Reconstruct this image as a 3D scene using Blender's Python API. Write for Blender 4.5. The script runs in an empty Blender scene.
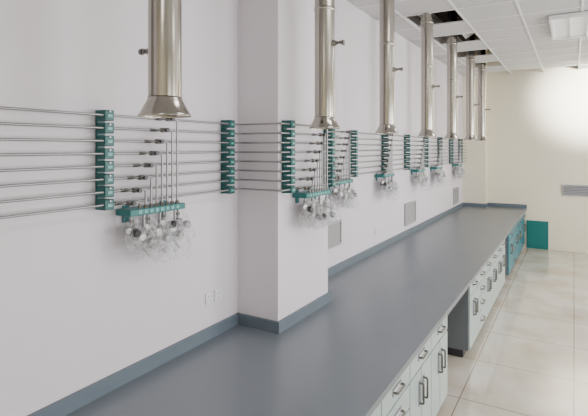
import bpy, math, random
from mathutils import Vector, Matrix
random.seed(4)
# ------------------------------------------------------------ materials
def mat(name, col, rough=0.5, metal=0.0, noise=0.0, nscale=8.0, bump=0.0, emit=0.0, alpha=1.0, spec=0.5, coat=0.0, rnoise=0.0):
    m = bpy.data.materials.new(name); m.use_nodes = True
    nt = m.node_tree; b = nt.nodes['Principled BSDF']
    b.inputs['Base Color'].default_value = (*col, 1)
    b.inputs['Roughness'].default_value = rough
    b.inputs['Metallic'].default_value = metal
    b.inputs['Specular IOR Level'].default_value = spec
    b.inputs['Coat Weight'].default_value = coat
    if emit:
        b.inputs['Emission Color'].default_value = (*col, 1)
        b.inputs['Emission Strength'].default_value = emit
    b.inputs['Alpha'].default_value = alpha
    if noise or bump or rnoise:
        tc = nt.nodes.new('ShaderNodeTexCoord')
        n = nt.nodes.new('ShaderNodeTexNoise'); n.inputs['Scale'].default_value = nscale
        n.inputs['Detail'].default_value = 6
        nt.links.new(tc.outputs['Object'], n.inputs['Vector'])
        if noise:
            r = nt.nodes.new('ShaderNodeMapRange')
            r.inputs['From Min'].default_value = .3; r.inputs['From Max'].default_value = .7
            r.inputs['To Min'].default_value = 1-noise; r.inputs['To Max'].default_value = 1+noise
            nt.links.new(n.outputs['Fac'], r.inputs['Value'])
            v = nt.nodes.new('ShaderNodeVectorMath'); v.operation = 'SCALE'
            v.inputs[0].default_value = col
            nt.links.new(r.outputs['Result'], v.inputs['Scale'])
            nt.links.new(v.outputs['Vector'], b.inputs['Base Color'])
        if rnoise:
            r2 = nt.nodes.new('ShaderNodeMapRange')
            r2.inputs['From Min'].default_value = .3; r2.inputs['From Max'].default_value = .7
            r2.inputs['To Min'].default_value = rough-rnoise; r2.inputs['To Max'].default_value = rough+rnoise
            nt.links.new(n.outputs['Fac'], r2.inputs['Value'])
            nt.links.new(r2.outputs['Result'], b.inputs['Roughness'])
        if bump:
            bp = nt.nodes.new('ShaderNodeBump'); bp.inputs['Strength'].default_value = bump
            bp.inputs['Distance'].default_value = .01
            nt.links.new(n.outputs['Fac'], bp.inputs['Height'])
            nt.links.new(bp.outputs['Normal'], b.inputs['Normal'])
    return m

WALL = mat('wall_paint_lavender', (.69,.645,.69), .75, noise=.02, nscale=1.5, bump=.05)
CREAM = mat('wall_paint_cream', (.80,.745,.59), .7, noise=.03, nscale=1.2)
TILE_C = mat('ceiling_tile', (.56,.555,.56), .8, noise=.05, nscale=40)
TBAR = mat('ceiling_tbar', (.78,.78,.78), .4)
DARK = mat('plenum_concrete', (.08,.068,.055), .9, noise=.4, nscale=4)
STEEL = mat('stainless_duct', (.40,.375,.33), .22, 1.0, noise=.12, nscale=3, rnoise=.06)
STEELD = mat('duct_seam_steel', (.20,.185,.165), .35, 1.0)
PIPE = mat('pipe_steel', (.30,.295,.30), .36, .85)
REGM = mat('regulator_body_metal', (.40,.40,.40), .5, .7)
BRASS = mat('fitting_nickel', (.17,.165,.155), .3, .9)
TEAL = mat('teal_plastic', (.003,.085,.08), .4)
TEALL = mat('teal_label', (.16,.42,.40), .5)
TEALS = mat('teal_strip', (.008,.14,.14), .4)
WHITE = mat('white_plastic', (.75,.75,.76), .4)
BLACK = mat('black_plastic', (.03,.03,.035), .4)
GREY = mat('grey_vent_metal', (.36,.36,.37), .5)
GREYD = mat('grey_vent_dark', (.10,.10,.11), .6)
COUNTER = mat('epoxy_counter', (.135,.155,.178), .33, noise=.04, nscale=2.0, rnoise=.015, spec=.8)
UPST = mat('epoxy_upstand', (.115,.145,.175), .4, noise=.04)
CAB = mat('cabinet_front_paint', (.38,.45,.445), .3)
CABT = mat('cabinet_front_teal', (.02,.17,.22), .35)
BOARD = mat('teal_board_paint', (.005,.15,.145), .4)
CABD = mat('cabinet_side_grey', (.14,.155,.17), .5)
GLASSW = mat('gauge_face', (.9,.9,.88), .3)
WIN = mat('window_frame', (.8,.8,.8), .4)
LAMP = mat('lamp_diffuser', (.85,.88,.9), .5, emit=.12)

def floor_mat():
    m = bpy.data.materials.new('floor_glazed_tile'); m.use_nodes = True
    nt = m.node_tree; b = nt.nodes['Principled BSDF']
    tc = nt.nodes.new('ShaderNodeTexCoord')
    br = nt.nodes.new('ShaderNodeTexBrick')
    br.offset = 0; br.inputs['Scale'].default_value = 1
    br.inputs['Brick Width'].default_value = .8; br.inputs['Row Height'].default_value = .8
    br.inputs['Mortar Size'].default_value = .005
    br.inputs['Color1'].default_value = (.62,.58,.51,1); br.inputs['Color2'].default_value = (.66,.62,.55,1)
    br.inputs['Mortar'].default_value = (.28,.23,.18,1)
    nt.links.new(tc.outputs['Object'], br.inputs['Vector'])
    n = nt.nodes.new('ShaderNodeTexNoise'); n.inputs['Scale'].default_value = 2.2; n.inputs['Detail'].default_value = 8
    nt.links.new(tc.outputs['Object'], n.inputs['Vector'])
    r = nt.nodes.new('ShaderNodeValToRGB')
    r.color_ramp.elements[0].position = .35; r.color_ramp.elements[0].color = (.82,.75,.66,1)
    r.color_ramp.elements[1].position = .6; r.color_ramp.elements[1].color = (1,1,1,1)
    nt.links.new(n.outputs['Fac'], r.inputs['Fac'])
    mx = nt.nodes.new('ShaderNodeMix'); mx.data_type = 'RGBA'; mx.blend_type = 'MULTIPLY'
    mx.inputs[0].default_value = 1
    nt.links.new(br.outputs['Color'], mx.inputs[6]); nt.links.new(r.outputs['Color'], mx.inputs[7])
    nt.links.new(mx.outputs[2], b.inputs['Base Color'])
    b.inputs['Roughness'].default_value = .10
    b.inputs['Specular IOR Level'].default_value = .9
    return m
FLOOR = floor_mat()

def bag_mat():
    m = bpy.data.materials.new('clear_plastic_film'); m.use_nodes = True
    nt = m.node_tree; b = nt.nodes['Principled BSDF']
    b.inputs['Base Color'].default_value = (.80,.80,.83,1); b.inputs['Roughness'].default_value = .25
    tc = nt.nodes.new('ShaderNodeTexCoord')
    n = nt.nodes.new('ShaderNodeTexNoise'); n.inputs['Scale'].default_value = 28; n.inputs['Detail'].default_value = 3
    n.inputs['Distortion'].default_value = 1.5
    nt.links.new(tc.outputs['Object'], n.inputs['Vector'])
    r = nt.nodes.new('ShaderNodeMapRange'); r.inputs['From Min'].default_value = .4; r.inputs['From Max'].default_value = .7
    r.inputs['To Min'].default_value = .08; r.inputs['To Max'].default_value = .42
    nt.links.new(n.outputs['Fac'], r.inputs['Value']); nt.links.new(r.outputs['Result'], b.inputs['Alpha'])
    bp = nt.nodes.new('ShaderNodeBump'); bp.inputs['Strength'].default_value = .8; bp.inputs['Distance'].default_value = .01
    nt.links.new(n.outputs['Fac'], bp.inputs['Height']); nt.links.new(bp.outputs['Normal'], b.inputs['Normal'])
    return m
BAG = bag_mat()

# ------------------------------------------------------------ mesh builder
class MB:
    def __init__(s): s.v=[]; s.f=[]; s.m=[]; s.mats=[]; s.sm=[]
    def mi(s, m):
        if m not in s.mats: s.mats.append(m)
        return s.mats.index(m)
    def add(s, vs, fs, m, smooth=False):
        o=len(s.v); k=s.mi(m)
        s.v += [tuple(v) for v in vs]
        for f in fs: s.f.append([i+o for i in f]); s.m.append(k); s.sm.append(smooth)
    def box(s, x0,x1,y0,y1,z0,z1, m, bev=0):
        if bev<=0:
            vs=[(x,y,z) for x in(x0,x1) for y in(y0,y1) for z in(z0,z1)]
            fs=[(0,1,3,2),(4,6,7,5),(0,4,5,1),(2,3,7,6),(0,2,6,4),(1,5,7,3)]
            s.add(vs,fs,m); return
        import bmesh
        bm=bmesh.new(); bmesh.ops.create_cube(bm,size=1)
        for v in bm.verts:
            v.co=Vector(((x0+x1)/2+v.co.x*(x1-x0),(y0+y1)/2+v.co.y*(y1-y0),(z0+z1)/2+v.co.z*(z1-z0)))
        bmesh.ops.bevel(bm,geom=bm.edges[:],offset=bev,segments=2,affect='EDGES',profile=.5)
        bm.verts.index_update()
        s.add([v.co.copy() for v in bm.verts],[[v.index for v in f.verts] for f in bm.faces],m)
        bm.free()
    def rings(s, rings, m, cap=True, smooth=True):
        n=len(rings[0]); vs=[p for r in rings for p in r]; fs=[]
        for i in range(len(rings)-1):
            for j in range(n):
                a=i*n+j; b=i*n+(j+1)%n
                fs.append((a,b,b+n,a+n))
        s.add(vs,fs,m,smooth)
        if cap:
            s.add(rings[0],[list(range(n))[::-1]],m); s.add(rings[-1],[list(range(n))],m)
    def lathe(s, p, axis, prof, m, n=20, smooth=True, cap=True):
        a=Vector(axis).normalized(); u=a.orthogonal().normalized(); w=a.cross(u)
        p=Vector(p)
        s.rings([[p+a*t+(u*math.cos(2*math.pi*j/n)+w*math.sin(2*math.pi*j/n))*r for j in range(n)] for t,r in prof],m,cap,smooth)
    def cyl(s,p0,p1,r,m,n=12):
        p0=Vector(p0);p1=Vector(p1); s.lathe(p0,p1-p0,[(0,r),((p1-p0).length,r)],m,n)
    def tube(s, pts, r, m, n=8, bend=0.0):
        pts=[Vector(p) for p in pts]
        if bend>0:
            out=[pts[0]]
            for i in range(1,len(pts)-1):
                a=(pts[i-1]-pts[i]); b=(pts[i+1]-pts[i])
                d=min(bend,a.length*.45,b.length*.45)
                A=pts[i]+a.normalized()*d; B=pts[i]+b.normalized()*d
                for k in range(5):
                    t=k/4; out.append(A*(1-t)**2+pts[i]*2*t*(1-t)+B*t*t)
            out.append(pts[-1]); pts=out
        rings=[]; u=None
        for i,p in enumerate(pts):
            if i==0: d=pts[1]-p
            elif i==len(pts)-1: d=p-pts[i-1]
            else: d=(pts[i+1]-p).normalized()+(p-pts[i-1]).normalized()
            d.normalize()
            if u is None: u=d.orthogonal().normalized()
            else:
                u=(u-d*u.dot(d)).normalized()
            w=d.cross(u)
            rings.append([p+(u*math.cos(2*math.pi*j/n)+w*math.sin(2*math.pi*j/n))*r for j in range(n)])
        s.rings(rings,m)
    def build(s,name,loc=(0,0,0),parent=None,rot=None):
        me=bpy.data.meshes.new(name); me.from_pydata(s.v,[],s.f)
        for m in s.mats: me.materials.append(m)
        for i,p in enumerate(me.polygons): p.material_index=s.m[i]; p.use_smooth=s.sm[i]
        me.update()
        import bmesh
        bm=bmesh.new(); bm.from_mesh(me); bmesh.ops.recalc_face_normals(bm,faces=bm.faces[:]); bm.to_mesh(me); bm.free()
        o=bpy.data.objects.new(name,me); bpy.context.collection.objects.link(o)
        o.location=loc
        if rot: o.rotation_euler=rot
        if parent: o.parent=parent
        return o
def empty(name,loc=(0,0,0)):
    e=bpy.data.objects.new(name,None); bpy.context.collection.objects.link(e); e.location=loc; e.empty_display_size=.2; return e

# ------------------------------------------------------------ room
XW=-2.035; XR=4.2; YB=-2.5; YF=10.75; ZC=3.56; ZS=4.3
XCOL=-1.70; YC0=2.668; YC1=3.411
XCOL2=-1.58; YC2=10.5
b=MB(); b.box(XW-.2,XW,YB,YF,0,ZS,WALL); b.build('wall_left')
b=MB(); b.box(XW,XCOL,YC0,YC1,0,ZS,WALL); b.build('wall_pilaster')
b=MB(); b.box(XW,XCOL2,YC2,YF,0,ZS,CREAM); b.build('wall_chase_far')
b=MB(); b.box(XW-.2,XR+.2,YF,YF+.2,0,ZS,CREAM); b.build('wall_far')
b=MB(); b.box(XW-.2,XR+.2,YB-.2,YB,0,ZS,CREAM); b.build('wall_back')
b=MB(); b.box(XW-.2,XR+.2,YB-.2,YF+.2,-.1,0,FLOOR); b.build('floor')
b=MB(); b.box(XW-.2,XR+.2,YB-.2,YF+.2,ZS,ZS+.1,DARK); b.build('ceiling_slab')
wins=[(-1.2,1.2),(2.4,4.8),(6.0,8.4)]
b=MB()
b.box(XR,XR+.2,YB,YF,0,.9,CREAM); b.box(XR,XR+.2,YB,YF,2.9,ZS,CREAM)
y=YB
for a,c in wins:
    b.box(XR,XR+.2,y,a,.9,2.9,CREAM); y=c
b.box(XR,XR+.2,y,YF,.9,2.9,CREAM)
b.build('wall_right')
for i,(a,c) in enumerate(wins):
    b=MB()
    for z0,z1 in((.9,.96),(2.84,2.9),(2.2,2.25)): b.box(XR+.05,XR+.12,a,c,z0,z1,WIN)
    for k in range(4):
        yy=a+(c-a-.06)*k/3; b.box(XR+.045,XR+.125,yy,yy+.06,.96,2.84,WIN)
    b.build('window_%d'%(i+1))
# ceiling grid
XL=[XW]+[-1.72+.6*k for k in range(10)]+[XR]
YL=[YB]+[-2.4+.6*k for k in range(22)]+[YF]
def cellY(y):
    for j in range(len(YL)-1):
        if YL[j]<=y<YL[j+1]: return j
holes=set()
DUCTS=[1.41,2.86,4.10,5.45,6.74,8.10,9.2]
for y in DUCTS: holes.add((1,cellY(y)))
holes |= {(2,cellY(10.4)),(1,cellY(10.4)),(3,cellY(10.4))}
b=MB()
for i in range(len(XL)-1):
    for j in range(len(YL)-1):
        if (i,j) in holes: continue
        b.box(XL[i]+.006,XL[i+1]-.006,YL[j]+.006,YL[j+1]-.006,ZC+.003,ZC+.015,TILE_C)
b.add([(-1.32,6.62,ZC+.03),(-1.05,6.75,ZC+.20),(-1.10,7.3,ZC+.22),(-1.35,7.18,ZC+.05)],[(0,1,2,3)],TILE_C)
b.build('ceiling')
b=MB()
for x in XL[1:-1]: b.box(x-.012,x+.012,YB,YF,ZC-.005,ZC+.02,TBAR)
for y in YL[1:-1]: b.box(XW,XR,y-.012,y+.012,ZC-.004,ZC+.018,TBAR)
b.build('trim_ceiling_grid')
b=MB()
b.tube([(-1.65,3.6,ZC+.3),(-1.68,5.4,ZC+.22),(-1.66,6,ZC+.12),(-1.68,6.5,ZC+.25),(-1.65,9,ZC+.3)],.012,GREY)
b.tube([(-1.85,3.5,ZC+.4),(-1.85,7,ZC+.35),(-1.78,10,ZC+.4)],.05,GREY)
b.tube([(-1.1,5.0,ZC+.4),(-1.15,5.7,ZC+.12),(-1.2,6.2,ZC+.3)],.008,WHITE)
b.build('plenum_conduit')

# ------------------------------------------------------------ ducts
def duct(y,idx):
    b=MB(); z0=2.16; R=.0675
    prof=[(0,.106),(.006,.106),(.012,.102),(.068,R+.003),(.076,R+.003),(.078,R)]
    b.lathe((0,0,z0),(0,0,1),prof,STEEL,36,cap=False)
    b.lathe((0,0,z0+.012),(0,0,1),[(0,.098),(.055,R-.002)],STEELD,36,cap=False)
    top=4.29
    b.lathe((0,0,z0+.08),(0,0,1),[(0,R),(top-z0-.08,R)],STEEL,36,cap=False)
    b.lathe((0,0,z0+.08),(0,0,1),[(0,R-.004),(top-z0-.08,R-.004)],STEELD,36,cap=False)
    for zz in (2.95,3.45): b.lathe((0,0,zz),(0,0,1),[(0,R),(.004,R+.004),(.02,R+.004),(.024,R)],STEEL,36,cap=False)
    b.box(-.004,.004,-R-.003,-R+.002,z0+.08,top,STEELD)
    zh=2.44 if idx==0 else 2.73
    sx=1 if idx else -1
    b.cyl((sx*(R-.01),0,zh),(sx*(R+.075),0,zh),.008,STEELD)
    b.lathe((sx*(R-.004),0,zh),(sx,0,0),[(0,.022),(.012,.022),(.014,.014),(.03,.014)],STEELD,16)
    b.box(min(sx*(R+.045),sx*(R+.055)),max(sx*(R+.045),sx*(R+.055)),-.01,.06,zh-.010,zh+.010,STEELD)
    b.lathe((sx*(R+.062),0,zh),(sx,0,0),[(0,.014),(.016,.014)],BRASS,6,smooth=False)
    b.build('fume_extraction_duct',(-1.45,y,0))
for i,y in enumerate(DUCTS): duct(y,i)

# ------------------------------------------------------------ gas pipes
XP=-1.965; XPC=-1.63
PZ=[2.19-.0625*i for i in range(8)]
b=MB()
for i,z in enumerate(PZ):
    b.tube([(XP,YB+.01,z),(XP,2.60,z),(XPC,2.60,z),(XPC,3.48,z),(XP,3.48,z),(XP,YC2-.01,z)],.0062,PIPE,8,bend=.03)
b.build('gas_pipeline')
def clamp(x,y):
    b=MB(); w=.027
    b.box(-.065,-.05,-w*.8,w*.8,-.245,.245,TEAL)
    for i,z in enumerate(PZ):
        zz=z-1.971
        b.box(-.05,.014,-w,w,zz-.026,zz+.026,TEAL,.004)
        b.box(.014,.017,-w*.5,w*.5,zz-.010,zz+.004,TEALL)
        b.lathe((.014,0,zz+.018),(1,0,0),[(0,.006),(.005,.005)],PIPE,8)
    b.build('pipe_clamp_bracket',(x,y,1.971))
for x,y in [(XP,1.535),(XP,2.50),(XPC,2.73),(XPC,3.35),(XP,4.60),(XP,5.57),(XP,6.46),(XP,7.42),(XP,8.33),(XP,9.2),(XP,10.05)]: clamp(x,y)

def regulator(b,x,y,z,rnd,S=1.25):
    tilt=rnd.uniform(-.7,.7)
    b.cyl((x,y,z),(x,y,z-.05*S),.007,PIPE)
    b.lathe((x,y,z-.02),(0,0,-1),[(0,.012),(.014,.012)],BRASS,6,smooth=False)
    c=Vector((x,y,z-.06*S))
    b.lathe(c+Vector((0,0,.018*S)),(0,0,-1),[(0,.012*S),(.005*S,.02*S),(.03*S,.02*S),(.036*S,.012*S)],BRASS if rnd.random()<.35 else REGM,14)
    d=Vector((1,tilt,rnd.uniform(-.5,.1))).normalized()
    b.lathe(c,d,[(.015*S,.010*S),(.03*S,.010*S),(.031*S,.018*S),(.055*S,.016*S),(.058*S,.012*S)],BLACK if rnd.random()<.25 else REGM,14)
    for s in (-1,1):
        if rnd.random()<.25: continue
        g=c+Vector((.012,s*.028,-.018*s+rnd.uniform(-.02,.01)))
        b.cyl(c,g,.005,BRASS,6)
        gd=Vector((1,s*.35+tilt*.4,rnd.uniform(-.4,.2))).normalized()
        b.lathe(g,gd,[(-.008,.018),(.012,.021),(.015,.020)],REGM,18)
        b.lathe(g,gd,[(.0155,.016),(.0165,.016)],GLASSW,18)
    b.tube([c+Vector((0,0,-.02)),c+Vector((0,0,-.05)),c+Vector((.025,.012*s,-.09))],.006,REGM,6,bend=.01)
def bag(b,x,y,z,rnd):
    n=14; rings=[]
    L=rnd.uniform(.15,.235); R=rnd.uniform(.042,.060); ph=rnd.uniform(0,6)
    for k in range(9):
        t=k/8; r=R*(.3+.9*math.sin(min(1,t*1.25)*math.pi*.5))*(1 if t<.9 else .8)
        rings.append([Vector((x+.012+math.cos(a)*r*(1+.18*math.sin(3*a+ph+t*5)),y+math.sin(a)*r*1.15*(1+.2*math.sin(5*a+ph*2-t*4)),z-.01-L*t+.008*math.sin(4*a+ph))) for a in [2*math.pi*j/n for j in range(n)]])
    b.rings(rings,BAG,cap=False)
def panel(xp,y,rnd):
    e=empty('gas_regulator_panel',(xp,y,1.70))
    b=MB(); L=.195
    b.box(-.062,.05,-L,L,-.017,.017,TEALS,.004)
    for sy in(-.13,.13): b.box(-.065,-.058,sy-.02,sy+.02,-.06,.03,TEALS)
    for i in range(8):
        yy=-.133+.038*(7-i)
        b.box(.05,.052,yy-.010,yy+.010,-.008,.010,TEALL)
    b.build('manifold_strip',(0,0,0),e)
    b=MB()
    for i in range(8):
        z=PZ[i]-1.70; yv=-.125+.038*(7-i); xo=.038
        b.tube([(0,yv-.105,z),(xo,yv-.105,z),(xo,yv,z),(xo,yv,.012)],.0055,PIPE,8,bend=.018)
        b.lathe((0,yv-.125,z),(0,1,0),[(0,.010),(.04,.010)],BRASS,6,smooth=False)
        b.lathe((xo,yv-.092,z),(0,1,0),[(0,.009),(.010,.009),(.011,.0135),(.040,.0135),(.041,.009),(.052,.009)],BRASS,8,smooth=False)
        b.cyl((xo,yv-.066,z),(xo+.03,yv-.066,z),.005,BRASS)
        b.lathe((xo+.026,yv-.066,z),(1,0,0),[(0,.012),(.012,.012)],BLACK,12)
        b.lathe((xo,yv,.018),(0,0,1),[(0,.010),(.016,.010),(.018,.007)],BRASS,6,smooth=False)
    b.build('branch_valves',(0,0,0),e)
    b=MB(); c=MB()
    for k in range(7):
        yy=-.165+.055*k; xx=.02+.03*(k%2)
        zz=-.017-(.045 if k%2 else 0)
        if k%2: b.cyl((xx,yy,-.015),(xx,yy,zz),.007,PIPE)
        regulator(b,xx,yy,zz,rnd)
        bag(c,xx+.012,yy,zz-.0,rnd)
    b.build('regulators',(0,0,0),e); c.build('protective_bags',(0,0,0),e)
rnd=random.Random(7)
for x,y in [(XP,1.825),(XPC,3.04),(XP,4.22),(XP,5.50),(XP,6.93),(XP,8.0),(XP,9.62)]: panel(x,y,rnd)

# ------------------------------------------------------------ wall fittings
def grille(name,loc,w,h,rot=None,slats=9):
    b=MB(); t=.025
    b.box(0,t,-w/2,w/2,-h/2,-h/2+.02,GREY); b.box(0,t,-w/2,w/2,h/2-.02,h/2,GREY)
    b.box(0,t,-w/2,-w/2+.02,-h/2+.02,h/2-.02,GREY); b.box(0,t,w/2-.02,w/2,-h/2+.02,h/2-.02,GREY)
    b.box(0,.004,-w/2+.02,w/2-.02,-h/2+.02,h/2-.02,GREYD)
    for i in range(slats):
        z=-h/2+.03+(h-.06)*i/(slats-1)
        b.add([(.006,-w/2+.02,z+.010),(.022,-w/2+.02,z-.008),(.022,w/2-.02,z-.008),(.006,w/2-.02,z+.010),
               (.006,-w/2+.02,z+.013),(.022,-w/2+.02,z-.005),(.022,w/2-.02,z-.005),(.006,w/2-.02,z+.013)],
              [(0,1,2,3),(4,5,6,7),(0,1,5,4),(2,3,7,6),(1,2,6,5),(0,3,7,4)],GREY)
    return b.build(name,loc,None,rot)
grille('wall_vent_grille',(XW,4.18,1.19),.34,.25)
grille('wall_vent_grille',(XW,6.7,1.10),.50,.31)
grille('wall_vent_grille',(XW,9.75,1.08),.42,.32)
def socket(y,z):
    b=MB()
    b.box(0,.010,-.036,.036,-.036,.036,WHITE,.003)
    b.box(.010,.012,-.028,.028,-.028,.028,WHITE,.001)
    for dy,dz in((-.012,.012),(.012,.012),(0,-.014)): b.box(.012,.0125,dy-.002,dy+.002,dz-.006,dz+.006,BLACK)
    b.build('electrical_socket',(XW,y,z))
socket(2.446,1.06); socket(5.35,1.04); socket(2.36,1.06)
grille('wall_vent_grille',(.22,YF,1.20),.85,.22,(0,0,-math.pi/2),6)

# ------------------------------------------------------------ bench
ZT=.80; XF=-.827; YB0=-1.2; g=.002; YE=YF-g
bench=empty('laboratory_bench',(0,0,0))
b=MB()
b.box(XW+g,XF,YB0,YC0-g,ZT-.035,ZT,COUNTER)
b.box(XCOL+g,XF,YC0-g,YC1+g,ZT-.035,ZT,COUNTER)
b.box(XW+g,XF,YC1+g,YC2-g,ZT-.035,ZT,COUNTER)
b.box(XCOL2+g,XF,YC2-g,YE,ZT-.035,ZT,COUNTER)
b.build('countertop',(0,0,0),bench)
b=MB(); h=.075; t=.022
b.box(XW+g,XW+t,YB0,YC0-g,ZT,ZT+h,UPST)
b.box(XW+g,XCOL+t,YC0-t,YC0-g,ZT,ZT+h,UPST)
b.box(XCOL+g,XCOL+t,YC0-g,YC1+g,ZT,ZT+h,UPST)
b.box(XW+g,XCOL+t,YC1+g,YC1+t,ZT,ZT+h,UPST)
b.box(XW+g,XW+t,YC1+t,YC2-g,ZT,ZT+h,UPST)
b.box(XW+t,XCOL2+t,YC2-t,YC2-g,ZT,ZT+h,UPST)
b.box(XCOL2+g,XCOL2+t,YC2-g,YE-g,ZT,ZT+h,UPST)
b.box(XCOL2+t,XF,YE-t,YE-g,ZT,ZT+h,UPST)
b.build('upstand',(0,0,0),bench)

def handle(b,y,z,vert=False,L=.12):
    x0=-.858; s=.028; r=.007
    if vert:
        b.box(x0-.001,x0+.002,y-.022,y+.022,z-L/2-.015,z+L/2+.015,CABD)
        b.tube([(x0,y,z-L/2),(x0+s,y,z-L/2),(x0+s,y,z+L/2),(x0,y,z+L/2)],r,BRASS,8,bend=.01)
    else:
        b.box(x0-.001,x0+.002,y-L/2-.015,y+L/2+.015,z-.022,z+.022,CABD)
        b.box(x0+.002,x0+.003,y-L/2-.003,y+L/2+.003,z-.014,z+.010,WHITE)
        b.tube([(x0,y-L/2,z),(x0+s,y-L/2,z),(x0+s,y+L/2,z),(x0,y+L/2,z)],r,BRASS,8,bend=.01)
def cabinet(y0,y1,kind,m,i):
    b=MB(); xb=-1.45; xf=-.876
    b.box(xb,xf,y0+.002,y1-.002,.08,ZT-.036,CABD)
    b.box(xb+.05,xf-.05,y0+.02,y1-.02,0,.08,BLACK)
    x0,x1=xf,-.858; gp=.006
    def front(a,c,z0,z1):
        b.box(x0,x1,a+gp,c-gp,z0+gp,z1-gp,m,.003)
    if kind=='dd':
        front(y0,y1,.60,ZT-.04); handle(b,(y0+y1)/2,.685)
        ym=(y0+y1)/2
        front(y0,ym,.085,.60); front(ym,y1,.085,.60)
        handle(b,ym-.045,.45,True,.13); handle(b,ym+.045,.45,True,.13)
    elif kind=='d4':
        zs=[.085,.30,.45,.60,ZT-.04]
        for k in range(4): front(y0,y1,zs[k],zs[k+1]); handle(b,(y0+y1)/2,(zs[k]+zs[k+1])/2)
    b.build('cabinet_%d'%i,(0,0,0),bench)
i=0
def run(y0,n,w,kinds,m):
    global i
    for k in range(n):
        i+=1; cabinet(y0+w*k,y0+w*(k+1),kinds[k%len(kinds)],m,i)
    return y0+n*w
run(-1.14,10,.4975,['dd','d4','dd'],CAB)
run(4.76,4,.45,['dd','d4','dd'],CAB)
run(6.56,2,.45,['dd'],CAB)
run(7.9,6,.46,['dd','d4','dd'],CABT)
b=MB()
for a,c in((3.84,4.755),(7.465,7.895)):
    b.box(-1.45,-1.43,a,c,.08,ZT-.036,CABD)
    b.box(-.95,-.876,a,c,.68,ZT-.036,CABD)
b.build('knee_space_panels',(0,0,0),bench)

b=MB(); b.box(-.83,-.44,-.03,-.005,.0,.56,BOARD,.003)
b.box(-.80,-.47,-.033,-.03,.03,.53,BOARD,.001)
b.build('teal_panel',(0,YF,0))  # loose board standing against the far wall

# ------------------------------------------------------------ ceiling lamp
LAMPS=[(.05,6.8),(.05,2.6),(2.5,6.8),(2.5,2.6),(.05,-1.2)]  # last one, behind the camera, is added to brighten the pilaster's near side
def lamp(x,y):
    b=MB()
    b.box(-.3,.3,-.6,-.57,-.055,-.007,TBAR); b.box(-.3,.3,.57,.6,-.055,-.007,TBAR)
    b.box(-.3,-.27,-.57,.57,-.055,-.007,TBAR); b.box(.27,.3,-.57,.57,-.055,-.007,TBAR)
    b.box(-.27,.27,-.57,.57,-.03,-.012,LAMP)
    for k in range(1,3): b.box(-.27+.18*k-.006,-.27+.18*k+.006,-.57,.57,-.05,-.03,TBAR)
    b.build('fluorescent_ceiling_light',(x,y,ZC))
for x,y in LAMPS: lamp(x,y)

# ------------------------------------------------------------ lights
def area(name,loc,rot,sx,sy,e,col=(1,1,1)):
    l=bpy.data.lights.new(name,'AREA'); l.shape='RECTANGLE'; l.size=sx; l.size_y=sy; l.energy=e; l.color=col
    o=bpy.data.objects.new(name,l); bpy.context.collection.objects.link(o); o.location=loc; o.rotation_euler=rot
for k,(a,c) in enumerate(wins):
    area('window_daylight',(XR+.02,(a+c)/2,1.9),(0,math.pi/2,0),1.8,2.3,[75,125,210][k],(.98,.99,1))
for x,y in LAMPS:
    area('ceiling_tube_light',(x,y,ZC-.06),(0,0,0),.5,1.1,20 if y<6 else 26,(1,.99,.97))
s=bpy.data.lights.new('far_wall_glare_spot','SPOT'); s.energy=6500; s.spot_size=math.radians(30); s.spot_blend=1; s.shadow_soft_size=.2; s.color=(1,.99,.96)  # added spot without a fixture, makes the glare patch on the far wall
o=bpy.data.objects.new('far_wall_glare_spot',s); bpy.context.collection.objects.link(o); o.location=(1.8,7.0,3.0)
d=Vector((.35,YF,3.0))-o.location; o.rotation_euler=d.to_track_quat('-Z','Y').to_euler()

w=bpy.data.worlds.new('world'); bpy.context.scene.world=w; w.use_nodes=True
bg=w.node_tree.nodes['Background']; bg.inputs[0].default_value=(.8,.9,1,1); bg.inputs[1].default_value=1.5

# ------------------------------------------------------------ camera
cd=bpy.data.cameras.new('camera'); cam=bpy.data.objects.new('camera',cd); bpy.context.collection.objects.link(cam)
cd.sensor_width=36; cd.lens=474/588*36; cd.shift_y=-60/588; cd.clip_start=.05
cam.location=(0,0,2.03); cam.rotation_euler=(math.pi/2,0,math.radians(30.57))
bpy.context.scene.camera=cam
